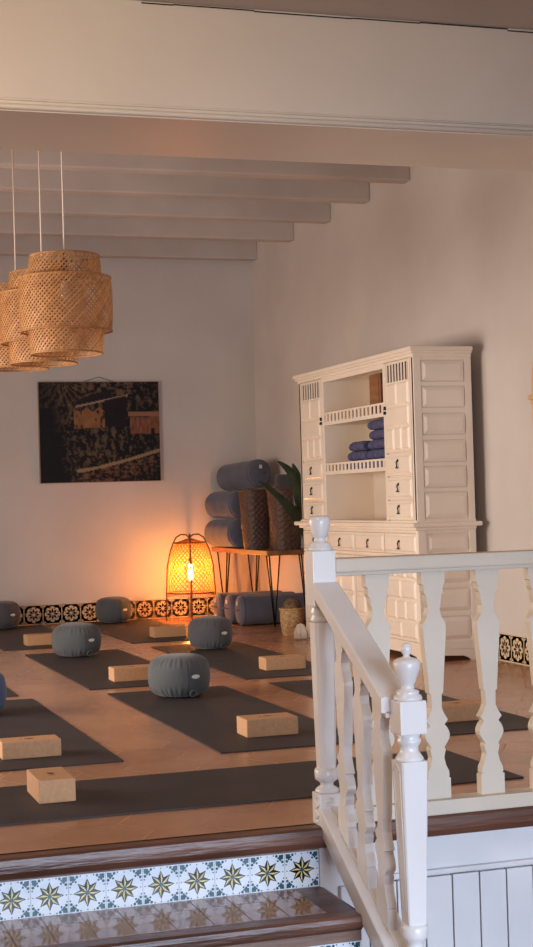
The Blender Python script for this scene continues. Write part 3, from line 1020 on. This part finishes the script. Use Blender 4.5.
# ------------------------------------------------------------------ armoire
CX, CY0, CY1, CXB = 3.71, 8.50, 10.57, 4.09
ar = thing('armoire', 'tall cream painted armoire with open niches against the right wall', 'cabinet', (CX, CY0, 0))
def ap(mb, name, parent=None, label=None):
    o = mb.build(name, parent or ar)
    if parent is None or parent == ar:
        o.matrix_parent_inverse = Matrix.Translation((-CX, -CY0, 0))
    else:
        o.matrix_parent_inverse = Matrix.Translation((-CX, -CY0, 0))
        o.parent = parent
        # parts are written in world coordinates; undo only once
        o.matrix_parent_inverse = Matrix.Identity(4)
    if label: o['label'] = label
    return o
YA, YBn = 8.985, 10.065     # niche limits
# side, back, shelves
mb = MB()
mb.box(CX + .012, CXB, CY0 + .012, CY0 + .03, .80, 1.84, 'cream')
for z0, z1 in ((.862, 1.010), (1.045, 1.165), (1.198, 1.322), (1.362, 1.482), (1.526, 1.645), (1.682, 1.800)):
    x0, x1 = CX + .055, CXB - .05
    # raised moulded frame + bevelled field
    mb.prism([(x0, z0), (x1, z0), (x1, z1), (x0, z1)], 'cream', lambda u, w, t: (u, t, w), CY0 + .004, CY0 + .012)
    i = .022
    v = [(x0, CY0 + .004, z0), (x1, CY0 + .004, z0), (x1, CY0 + .004, z1), (x0, CY0 + .004, z1),
         (x0 + i, CY0 - .006, z0 + i), (x1 - i, CY0 - .006, z0 + i), (x1 - i, CY0 - .006, z1 - i), (x0 + i, CY0 - .006, z1 - i)]
    mb.raw(v, [(4, 5, 6, 7), (0, 1, 5, 4), (1, 2, 6, 5), (2, 3, 7, 6), (3, 0, 4, 7)], 'cream')
for x0, x1 in ((CX, CX + .05), (CXB - .045, CXB)):
    mb.box(x0, x1, CY0, CY0 + .03, .80, 1.84, 'cream', .004)
for z0, z1 in ((.80, .855), (1.016, 1.040), (1.170, 1.193), (1.328, 1.357), (1.488, 1.520), (1.650, 1.677), (1.806, 1.84)):
    mb.box(CX + .05, CXB - .045, CY0 + .001, CY0 + .03, z0, z1, 'cream', .003)
ap(mb, 'side_panel')
mb = MB(); mb.box(CX, CXB, CY1 - .03, CY1, .80, 1.84, 'cream'); ap(mb, 'side_panel')
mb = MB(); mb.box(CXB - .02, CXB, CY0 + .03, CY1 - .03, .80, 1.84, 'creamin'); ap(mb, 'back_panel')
mb = MB()
mb.box(CX + .004, CXB - .02, YA - .03, YA, .845, 1.84, 'cream')
ap(mb, 'partition')
mb = MB()
mb.box(CX + .004, CXB - .02, YBn, YBn + .03, .845, 1.84, 'cream')
ap(mb, 'partition')
# crown moulding
mb = MB()
for (e, z0, z1) in ((.006, 1.826, 1.848), (.020, 1.846, 1.862), (.032, 1.860, 1.886)):
    mb.box(CX - e, CXB + .0, CY0 - e, CY1 + e, z0, z1, 'cream', .005)
ap(mb, 'crown_moulding')
# waist ledge
mb = MB()
mb.box(CX - .045, CXB + .03, CY0 - .035, CY1 + .06, .806, .834, 'cream', .008)
mb.box(CX - .020, CXB, CY0 - .015, CY1 + .02, .788, .808, 'cream', .005)
mb.box(CX - .010, CXB, CY0 - .010, CY1 + .01, .832, .846, 'cream', .004)
ap(mb, 'waist_ledge')
# niche shelves with galleries
for (zs, zt) in ((1.160, 1.236), (1.500, 1.586)):
    mb = MB()
    mb.box(CX + .006, CXB - .02, YA, YBn, zs, zs + .018, 'cream')
    sh = ap(mb, 'shelf')
    mb = MB()
    mb.box(CX + .004, CX + .022, YA, YBn, zt - .014, zt, 'cream', .003)
    mb.box(CX + .002, CX + .022, YA, YBn, zs - .004, zs + .022, 'cream', .003)
    n = 16
    for i in range(n):
        y = YA + (YBn - YA) * (i + .5) / n
        mb.box(CX + .007, CX + .014, y - .016, y + .016, zs + .018, zt - .010, 'cream', .002)
    ap(mb, 'gallery', sh)
# valance under the crown
mb = MB(); mb.box(CX, CX + .02, YA, YBn, 1.795, 1.84, 'cream', .003); mb.box(CX, CXB - .02, YA, YBn, 1.83, 1.845, 'cream'); ap(mb, 'valance')

def drop_handle(y, z, parent, s=1.0):
    mb = MB()
    x = CX - .008
    mb.lathe([(.0001, 0), (.010 * s, .001), (.009 * s, .005), (.004 * s, .010)], 'black', n=10, T=Matrix.Translation((x, y, z + .024 * s)) @ Matrix.Rotation(radians(-90), 4, 'Y'))
    mb.tube([(x - .009, y, z + .022 * s), (x - .012, y + .003, z + .008 * s), (x - .011, y, z - .008 * s), (x - .012, y - .004, z - .022 * s)], [.005 * s, .0055 * s, .004 * s, .006 * s], 'black', 8)
    mb.box(x - .018, x - .006, y - .013 * s, y + .010 * s, z - .032 * s, z - .024 * s, 'black', .002)
    ap(mb, 'handle', parent, 'black drop handle')
def front_panel(mb, y0, y1, z0, z1, th=.014, i=.012, x=None):
    x = CX if x is None else x
    mb.box(x - .002, x + .016, y0, y1, z0, z1, 'cream', .003)
    if y1 - y0 > 3 * i and z1 - z0 > 3 * i:
        a0, a1, b0_, b1 = y0 + i, y1 - i, z0 + i, z1 - i
        j = .012
        v = [(x - .002, a0, b0_), (x - .002, a1, b0_), (x - .002, a1, b1), (x - .002, a0, b1),
             (x - .009, a0 + j, b0_ + j), (x - .009, a1 - j, b0_ + j), (x - .009, a1 - j, b1 - j), (x - .009, a0 + j, b1 - j)]
        mb.raw(v, [(4, 5, 6, 7), (0, 1, 5, 4), (1, 2, 6, 5), (2, 3, 7, 6), (3, 0, 4, 7)], 'cream')
for (y0, y1, hs) in ((CY0 + .005, YA - .004, 1), (YBn + .004, CY1 - .005, 0)):
    mb = MB()
    mb.box(CX, CX + .03, y0, y0 + .045 if hs else y0 + .03, .846, 1.826, 'cream', .003)
    mb.box(CX, CX + .03, y1 - .03, y1, .846, 1.826, 'cream', .003)
    mb.box(CX + .018, CX + .03, y0, y1, .846, 1.826, 'cream')
    ap(mb, 'face_frame')
    a, b = y0 + (.05 if hs else .034), y1 - .034
    # three small drawers
    for (z0, z1) in ((.852, .968), (.976, 1.112), (1.122, 1.255)):
        mb = MB(); front_panel(mb, a, b, z0, z1)
        d = ap(mb, 'drawer')
        drop_handle((a + b) / 2, (z0 + z1) / 2 + .005, d, .88)
    # door with slatted vent on top and moulded panels below
    mb = MB()
    z0, z1 = 1.266, 1.818
    mb.box(CX - .001, CX + .014, a, b, z0, 1.700, 'cream', .003)
    mb.box(CX - .001, CX + .014, a, b, 1.808, z1, 'cream', .003)
    mb.box(CX + .011, CX + .0135, a + .02, b - .02, 1.70, 1.81, 'gap')
    ns = 7
    ww = (b - a)
    for i in range(ns + 1):
        y = a + ww * (.09 + .82 * i / ns)
        mb.box(CX - .001, CX + .006, y - ww * .024, y + ww * .024, 1.699, 1.809, 'cream', .001)
    for (p, q) in ((a, a + ww * .085), (b - ww * .085, b)):
        mb.box(CX - .001, CX + .012, p, q, 1.699, 1.809, 'cream', .002)
    rows = ((1.555, 1.690, 2), (1.425, 1.545, 1), (1.280, 1.415, 3))
    for (p, q, k) in rows:
        for i in range(k):
            u0 = a + .02 + (ww - .04) * i / k + .006; u1 = a + .02 + (ww - .04) * (i + 1) / k - .006
            j = .012
            x = CX - .001
            v = [(x, u0, p), (x, u1, p), (x, u1, q), (x, u0, q), (x - .008, u0 + j, p + j), (x - .008, u1 - j, p + j), (x - .008, u1 - j, q - j), (x - .008, u0 + j, q - j)]
            mb.raw(v, [(4, 5, 6, 7), (0, 1, 5, 4), (1, 2, 6, 5), (2, 3, 7, 6), (3, 0, 4, 7)], 'cream')
    d = ap(mb, 'door')
    yk = b - .004 if hs else a + .004
    mb = MB()
    mb.box(CX - .014, CX + .0, yk - .009, yk + .009, 1.505, 1.525, 'black', .003)
    mb.box(CX - .012, CX + .0, yk - .009, yk + .009, 1.533, 1.556, 'black', .004)
    ap(mb, 'latch', d, 'black iron latch')
# lower carcass
mb = MB()
mb.box(CX + .02, CXB, CY0 + .012, CY1, .075, .79, 'cream')
ap(mb, 'lower_carcass')
mb = MB()
for x0, x1 in ((CX, CX + .055), (CXB - .045, CXB)):
    mb.box(x0, x1, CY0, CY0 + .03, .07, .79, 'cream', .004)
zz = ((.655, .762), (.470, .600), (.300, .430), (.130, .265))
for z0, z1 in zz:
    x0, x1 = CX + .062, CXB - .052
    i = .024
    v = [(x0, CY0 + .011, z0), (x1, CY0 + .011, z0), (x1, CY0 + .011, z1), (x0, CY0 + .011, z1),
         (x0 + i, CY0 - .002, z0 + i), (x1 - i, CY0 - .002, z0 + i), (x1 - i, CY0 - .002, z1 - i), (x0 + i, CY0 - .002, z1 - i)]
    mb.raw(v, [(4, 5, 6, 7), (0, 1, 5, 4), (1, 2, 6, 5), (2, 3, 7, 6), (3, 0, 4, 7)], 'cream')
for z0, z1 in ((.768, .79), (.608, .648), (.438, .464), (.270, .295), (.07, .125)):
    mb.box(CX + .055, CXB - .045, CY0 + .001, CY0 + .03, z0, z1, 'cream', .003)
ap(mb, 'side_panel')
mb = MB()
mb.box(CX + .004, CX + .03, CY0 + .005, CY1 - .005, .620, .642, 'cream', .003)
mb.box(CX + .004, CX + .03, CY0 + .005, CY1 - .005, .772, .79, 'cream', .003)
mb.box(CX + .004, CX + .03, CY0 + .005, CY1 - .005, .07, .115, 'cream', .003)
ap(mb, 'face_frame')
w4 = (CY1 - CY0 - .03) / 4
for k in range(4):
    y0 = CY0 + .018 + w4 * k; y1 = y0 + w4 - .010
    mb = MB(); front_panel(mb, y0, y1, .644, .768)
    d = ap(mb, 'drawer')
    drop_handle((y0 + y1) / 2, .700, d, .88)
for k in range(4):
    y0 = CY0 + .018 + w4 * k; y1 = y0 + w4 - .008
    mb = MB()
    mb.box(CX - .002, CX + .016, y0, y1, .118, .616, 'cream', .003)
    for (p, q, n) in ((.500, .600, 3), (.375, .485, 2), (.245, .360, 3), (.135, .230, 2)):
        for i in range(n):
            u0 = y0 + .025 + (y1 - y0 - .05) * i / n + .006; u1 = y0 + .025 + (y1 - y0 - .05) * (i + 1) / n - .006
            j = .012; x = CX - .002
            v = [(x, u0, p), (x, u1, p), (x, u1, q), (x, u0, q), (x - .009, u0 + j, p + j), (x - .009, u1 - j, p + j), (x - .009, u1 - j, q - j), (x - .009, u0 + j, q - j)]
            mb.raw(v, [(4, 5, 6, 7), (0, 1, 5, 4), (1, 2, 6, 5), (2, 3, 7, 6), (3, 0, 4, 7)], 'cream')
    d = ap(mb, 'door')
    yy = y1 - .012 if k % 2 == 0 else y0 + .012
    drop_handle(yy, .410, d, 1.2)
# feet and plinth with a curved apron
mb = MB()
poly = [(CXB, .072), (CX + .02, .072), (CX + .02, .0005), (CX + .07, .0005), (CX + .085, .025), (CX + .12, .038), (CXB - .10, .030), (CXB - .06, .012), (CXB - .05, .0005), (CXB, .0005)]
mb.prism(poly, 'cream', lambda u, w, t: (u, t, w), CY0 + .004, CY0 + .024)
poly = [(CY1, .072), (CY0, .072), (CY0, .0005), (CY0 + .06, .0005), (CY0 + .09, .03), (CY0 + .2, .042), (CY1 - .2, .042), (CY1 - .09, .03), (CY1 - .06, .0005), (CY1, .0005)]
mb.prism(poly, 'cream', lambda u, w, t: (t, u, w), CX + .004, CX + .024)
mb.box(CX + .02, CXB, CY1 - .03, CY1, .0005, .075, 'cream')
ap(mb, 'plinth')

# things in the niches
def folded(label, loc, sx, sy, sz, rz=0):
    """a folded knit blanket: rolled fold edge on the front"""
    mb = MB()
    t = sz / 2
    # folded layers: two rounded slabs, joined on the front by a rounded fold
    prof = []
    n = 10
    for i in range(n + 1):
        a = pi / 2 + pi * i / n
        prof.append((-sx / 2 + t * (1 + cos(a)) * .9, t + t * sin(a)))
    prof = prof + [(sx / 2, 0), (sx / 2, t * .86), (-sx / 2 + .05, t * .96), (-sx / 2 + .05, t * 1.04), (sx / 2, t * 1.14), (sx / 2, sz)]
    k = 12
    V = []; F = []
    m_ = len(prof)
    for j in range(k + 1):
        s = j / k
        y = -sy / 2 + sy * s
        sag = 1 - .10 * (abs(2 * s - 1) ** 6)
        for (u, w) in prof:
            V.append((u + .004 * sin(9 * s + u * 30), y, w * sag + (.0015 * sin(23 * s + u * 40)) * (1 if w > .002 else 0)))
    for j in range(k):
        for i in range(m_):
            i2 = (i + 1) % m_
            F.append((j * m_ + i, j * m_ + i2, (j + 1) * m_ + i2, (j + 1) * m_ + i))
    F.append(tuple(range(m_))); F.append(tuple(reversed([k * m_ + i for i in range(m_)])))
    mb.raw(V, F, 'blanket', False)
    o = mb.build('folded_blanket', None, loc)
    o.rotation_euler = (0, 0, rz)
    return tag(o, label, 'blanket', 'folded indigo blankets in the armoire niche')
zs = 1.179
for i in range(5):
    wh = ('at the bottom', 'second from the bottom', 'in the middle', 'second from the top', 'on top')[i]
    folded('folded indigo blanket %s of the taller pile in the armoire' % wh, (3.880 + .006 * (i % 2), 9.195 + .008 * sin(i * 2.1), zs + .0628 * i), .26, .375 - .022 * i, .061, .04 * sin(i * 1.7))
for i in range(3):
    wh = ('at the bottom', 'in the middle', 'on top')[i]
    folded('folded indigo blanket %s of the shorter pile in the armoire' % wh, (3.880 + .006 * (i % 2), 9.575 + .012 * sin(i * 2.5), zs + .0628 * i), .26, .325 - .03 * i, .061, .05 * sin(i * 1.3 + 1))
bx = thing('wooden_box', 'upright brown wooden box in the top niche of the armoire', 'box', (3.840, 9.185, 1.5185))
mb = MB(); mb.box(-.10, .10, -.095, .095, 0, .262, 'boxbrown', .004); mb.build('box_body', bx)
mb = MB(); mb.box(-.104, -.10, -.07, .07, .03, .235, 'boxbrown', .002); mb.build('front_panel', bx)

# ------------------------------------------------------------------ picture
PX0, PX1, PZ0, PZ1 = 2.240, 3.288, 1.186, 2.046
pic = thing('canvas_picture', 'dark canvas picture of sheds among foliage on the back wall', 'picture', ((PX0 + PX1) / 2, YB - .02, PZ0))
W, Hh = PX1 - PX0, PZ1 - PZ0
mb = MB(); mb.box(-W / 2, W / 2, -.016, .0185, 0, Hh, 'canvas', .003); mb.build('stretcher', pic)
# painted surface: a fine grid of coloured cells
from mathutils import noise as mnoise
def paint(u, v):
    """u 0..1 left to right, v 0..1 top to bottom -> srgb colour"""
    def nz(s, sx=1.0, sy=1.0, o=0):
        return mnoise.noise(Vector((u * s * sx + o, v * s * sy + o * .7, o)))
    base = Vector((16, 13, 13))
    c = base.copy()
    # foliage strokes
    t = nz(22, 1.3, .6, 3) + .6 * nz(48, 1.2, .7, 9)
    dens = max(0, min(1, .75 - abs(u - .52) * 1.0 + .25 * nz(4, 1, 1, 5)))
    if t > .30 - .25 * dens:
        c = c.lerp(Vector((96, 80, 58)), min(1, .30 + .55 * dens + .3 * t))
    t2 = nz(30, 1, 1, 21)
    if t2 > .33:
        c = c.lerp(Vector((128, 92, 64)), .45)
    # top foliage fan
    if v < .42 and u < .36:
        a = atan2(v + .05, u - .20 + .0001)
        s = sin(a * 26 + 6 * nz(6, 1, 1, 2))
        if s > .35 and u > .03: c = c.lerp(Vector((110, 86, 58)), .6)
    if v < .16 and .35 < u < .78:
        if nz(26, .6, 1.6, 31) > .05: c = c.lerp(Vector((112, 88, 62)), .65)
    # main shed: roof and lit wall
    yr = .235 - .10 * (u - .34) / .4
    if .30 < u < .60 and yr - .09 + .25 * max(0, .44 - u) < v < yr: c = Vector((30, 22, 22)) + Vector((8, 6, 5)) * nz(20)
    if .30 < u < .74 and abs(v - yr) < .010: c = Vector((150, 124, 106))
    if .285 < u < .54 and .275 + .02 * sin(u * 60) < v < .465 - .03 * (u - .28):
        c = Vector((134, 92, 58)) + Vector((20, 16, 12)) * nz(14, 1, 1, 40)
        if u < .36 and nz(24, 2, .7, 7) > .15: c = Vector((70, 54, 40))
        if u > .46 and nz(20, 2, .7, 8) > .10: c = Vector((52, 36, 30))
    if .54 <= u < .72 and yr < v < .45: c = Vector((26, 18, 18)) + Vector((10, 7, 6)) * nz(16)
    # right shed
    if u > .75 and .36 - .05 * (u - .75) < v < .52:
        c = Vector((120, 76, 54)) + Vector((34, 24, 18)) * nz(26, 2, .6, 13)
    if u > .74 and .305 < v < .345 - .0 * u: c = Vector((138, 100, 76))
    if .925 < u < .955 and .47 < v < .52: c = Vector((14, 10, 10))
    # path / bank
    pv = .89 - .20 * ((u - .30) / .7) ** 1.3 if u > .30 else 2
    if abs(v - pv) < .016 + .008 * nz(18, 1, 1, 17): c = Vector((140, 120, 88))
    elif pv < 2 and pv + .03 < v < pv + .16 and nz(20, 1, 2, 19) > .05: c = c.lerp(Vector((126, 84, 62)), .6)
    # dark margin at left
    k = max(0, min(1, (.20 - u + .10 * (v - .3)) / .10))
    c = c.lerp(Vector((10, 9, 11)), k * (.85 if v > .25 else .35))
    return c
mb = MB()
NXp, NYp = 132, 108
cols = []
v = []; f = []
for j in range(NYp + 1):
    for i in range(NXp + 1):
        v.append((-W / 2 + .004 + (W - .008) * i / NXp, -.0168, Hh - .004 - (Hh - .008) * j / NYp))
for j in range(NYp):
    for i in range(NXp):
        a = j * (NXp + 1) + i
        f.append((a, a + NXp + 1, a + NXp + 2, a + 1))
mb.raw(v, f, 'paint')
o = mb.build('painting', pic, fix=False)
at = o.data.color_attributes.new('paint', 'FLOAT_COLOR', 'POINT')
for j in range(NYp + 1):
    for i in range(NXp + 1):
        c = paint(i / NXp, j / NYp)
        at.data[j * (NXp + 1) + i].color = srgb(max(2, c.x), max(2, c.y), max(2, c.z))
mb = MB()
mb.tube([(-.13, .005, Hh), (0, .008, Hh + .042), (.13, .005, Hh)], .0022, 'black', 6)
mb.build('hanging_wire', pic)

# ------------------------------------------------------------------ arched surround on the right wall
mb = MB()
X0 = XW - .05
yf = 7.795
def arch_fn(u, w, t): return (t, u, w)
outer = [(yf, 0.0)] + [(yf, 1.56)]
R = .62
cyc = yf - R
for i in range(1, 25):
    a = pi * i / 24
    outer.append((cyc + R * cos(a), 1.56 + R * 1.0 * sin(a)))
outer += [(cyc - R, 0.0)]
th = .10
inner = [(cyc - R + th, 0.0)]
for i in range(0, 25):
    a = pi - pi * i / 24
    inner.append((cyc + (R - th) * cos(a), 1.56 + (R - th) * sin(a)))
inner += [(yf - th, 0.0)]
# build as quads strip between outer and inner
out2 = [(yf, 0), (yf, 1.56)] + [(cyc + R * cos(pi * i / 24), 1.56 + R * sin(pi * i / 24)) for i in range(1, 24)] + [(cyc - R, 1.56), (cyc - R, 0)]
in2 = [(yf - th, 0), (yf - th, 1.56)] + [(cyc + (R - th) * cos(pi * i / 24), 1.56 + (R - th) * sin(pi * i / 24)) for i in range(1, 24)] + [(cyc - R + th, 1.56), (cyc - R + th, 0)]
for i in range(len(out2) - 1):
    a, b, c, d = out2[i], out2[i + 1], in2[i + 1], in2[i]
    mb.raw([(X0, a[0], a[1]), (X0, b[0], b[1]), (X0, c[0], c[1]), (X0, d[0], d[1]), (XW - .003, a[0], a[1]), (XW - .003, b[0], b[1]), (XW - .003, c[0], c[1]), (XW - .003, d[0], d[1])],
           [(0, 1, 2, 3), (0, 4, 5, 1), (3, 2, 6, 7)], 'archwood')
for yy in (yf - th / 2, cyc - R + th / 2):
    mb.box(X0 - .018, XW - .003, yy - th / 2 - .022, yy + th / 2 + .022, 1.515, 1.545, 'archwood', .008)
    mb.box(X0 - .008, XW - .003, yy - th / 2 - .010, yy + th / 2 + .010, 1.490, 1.516, 'archwood', .008)
struct(mb, 'trim_7', 'ochre arched surround with impost moulding on the right wall')

# ------------------------------------------------------------------ lights
def area(name, loc, target, sx, sy, power, color, spread=None):
    L = bpy.data.lights.new(name, 'AREA')
    L.shape = 'RECTANGLE'; L.size = sx; L.size_y = sy
    L.energy = power; L.color = color
    if spread: L.spread = spread
    o = bpy.data.objects.new(name, L); COL.objects.link(o)
    o.location = loc
    o.rotation_euler = (Vector(target) - Vector(loc)).to_track_quat('-Z', 'Y').to_euler()
    return o
def point(name, loc, power, color, r):
    L = bpy.data.lights.new(name, 'POINT')
    L.energy = power; L.color = color; L.shadow_soft_size = r
    o = bpy.data.objects.new(name, L); COL.objects.link(o); o.location = loc
    return o
LIGHTS = True
# daylight through the hall window
area('hall_window_light', ((HX0 + HX1) / 2, YH - .02, (HZ0 + HZ1) / 2), (1.5, 4.4, -1.2), HX1 - HX0 - .2, HZ1 - HZ0 - .2, 76, (.62, .77, 1.0), radians(75))
# warm ceiling lamp in the hall (camera side)
point('hall_lamp_light', (0.45, 3.0, 2.2), 34, (1.0, .74, .48), .12)
# dim daylight through the yoga room window
area('yoga_window_light', (XL - .01, 7.7, 1.0), (4, 8.0, .5), 3.2, 1.5, 128, (1.0, .86, .76), radians(130))
# added warm fill with no lamp behind it, brightens the back wall's left side


point('yoga_fill_light', (-1.4, 11.6, 1.0), 32, (1.0, .76, .56), .10)
w = bpy.data.worlds.new('World'); scene.world = w
w.use_nodes = True
bg = w.node_tree.nodes['Background']
bg.inputs['Color'].default_value = (.72, .82, 1.0, 1)
bg.inputs['Strength'].default_value = .5

# ------------------------------------------------------------------ camera
cam = bpy.data.cameras.new('camera'); co = bpy.data.objects.new('camera', cam); COL.objects.link(co)
f_px, pitch, roll, yaw = 1551.0, 1.66510433e-02, 2.85580397e-02, 3.15350495e-01
cam.sensor_width = 36.0
cam.lens = f_px / 947.0 * 36.0
fw = Vector((sin(yaw) * cos(pitch), cos(yaw) * cos(pitch), sin(pitch)))
r = Vector((cos(yaw), -sin(yaw), 0))
d = fw.cross(r)
r2 = r * cos(roll) + d * sin(roll); d2 = -r * sin(roll) + d * cos(roll)
mt = Matrix((r2, -d2, -fw)).transposed().to_4x4()
mt.translation = Vector((0, 0, 1.0))
co.matrix_world = mt
cam.clip_start = .02
scene.camera = co
scene.view_settings.view_transform = 'Standard'
scene.view_settings.look = 'None'
scene.view_settings.exposure = 0.0
scene.cycles.max_bounces = 8
scene.cycles.diffuse_bounces = 5
scene.cycles.sample_clamp_indirect = 4.0
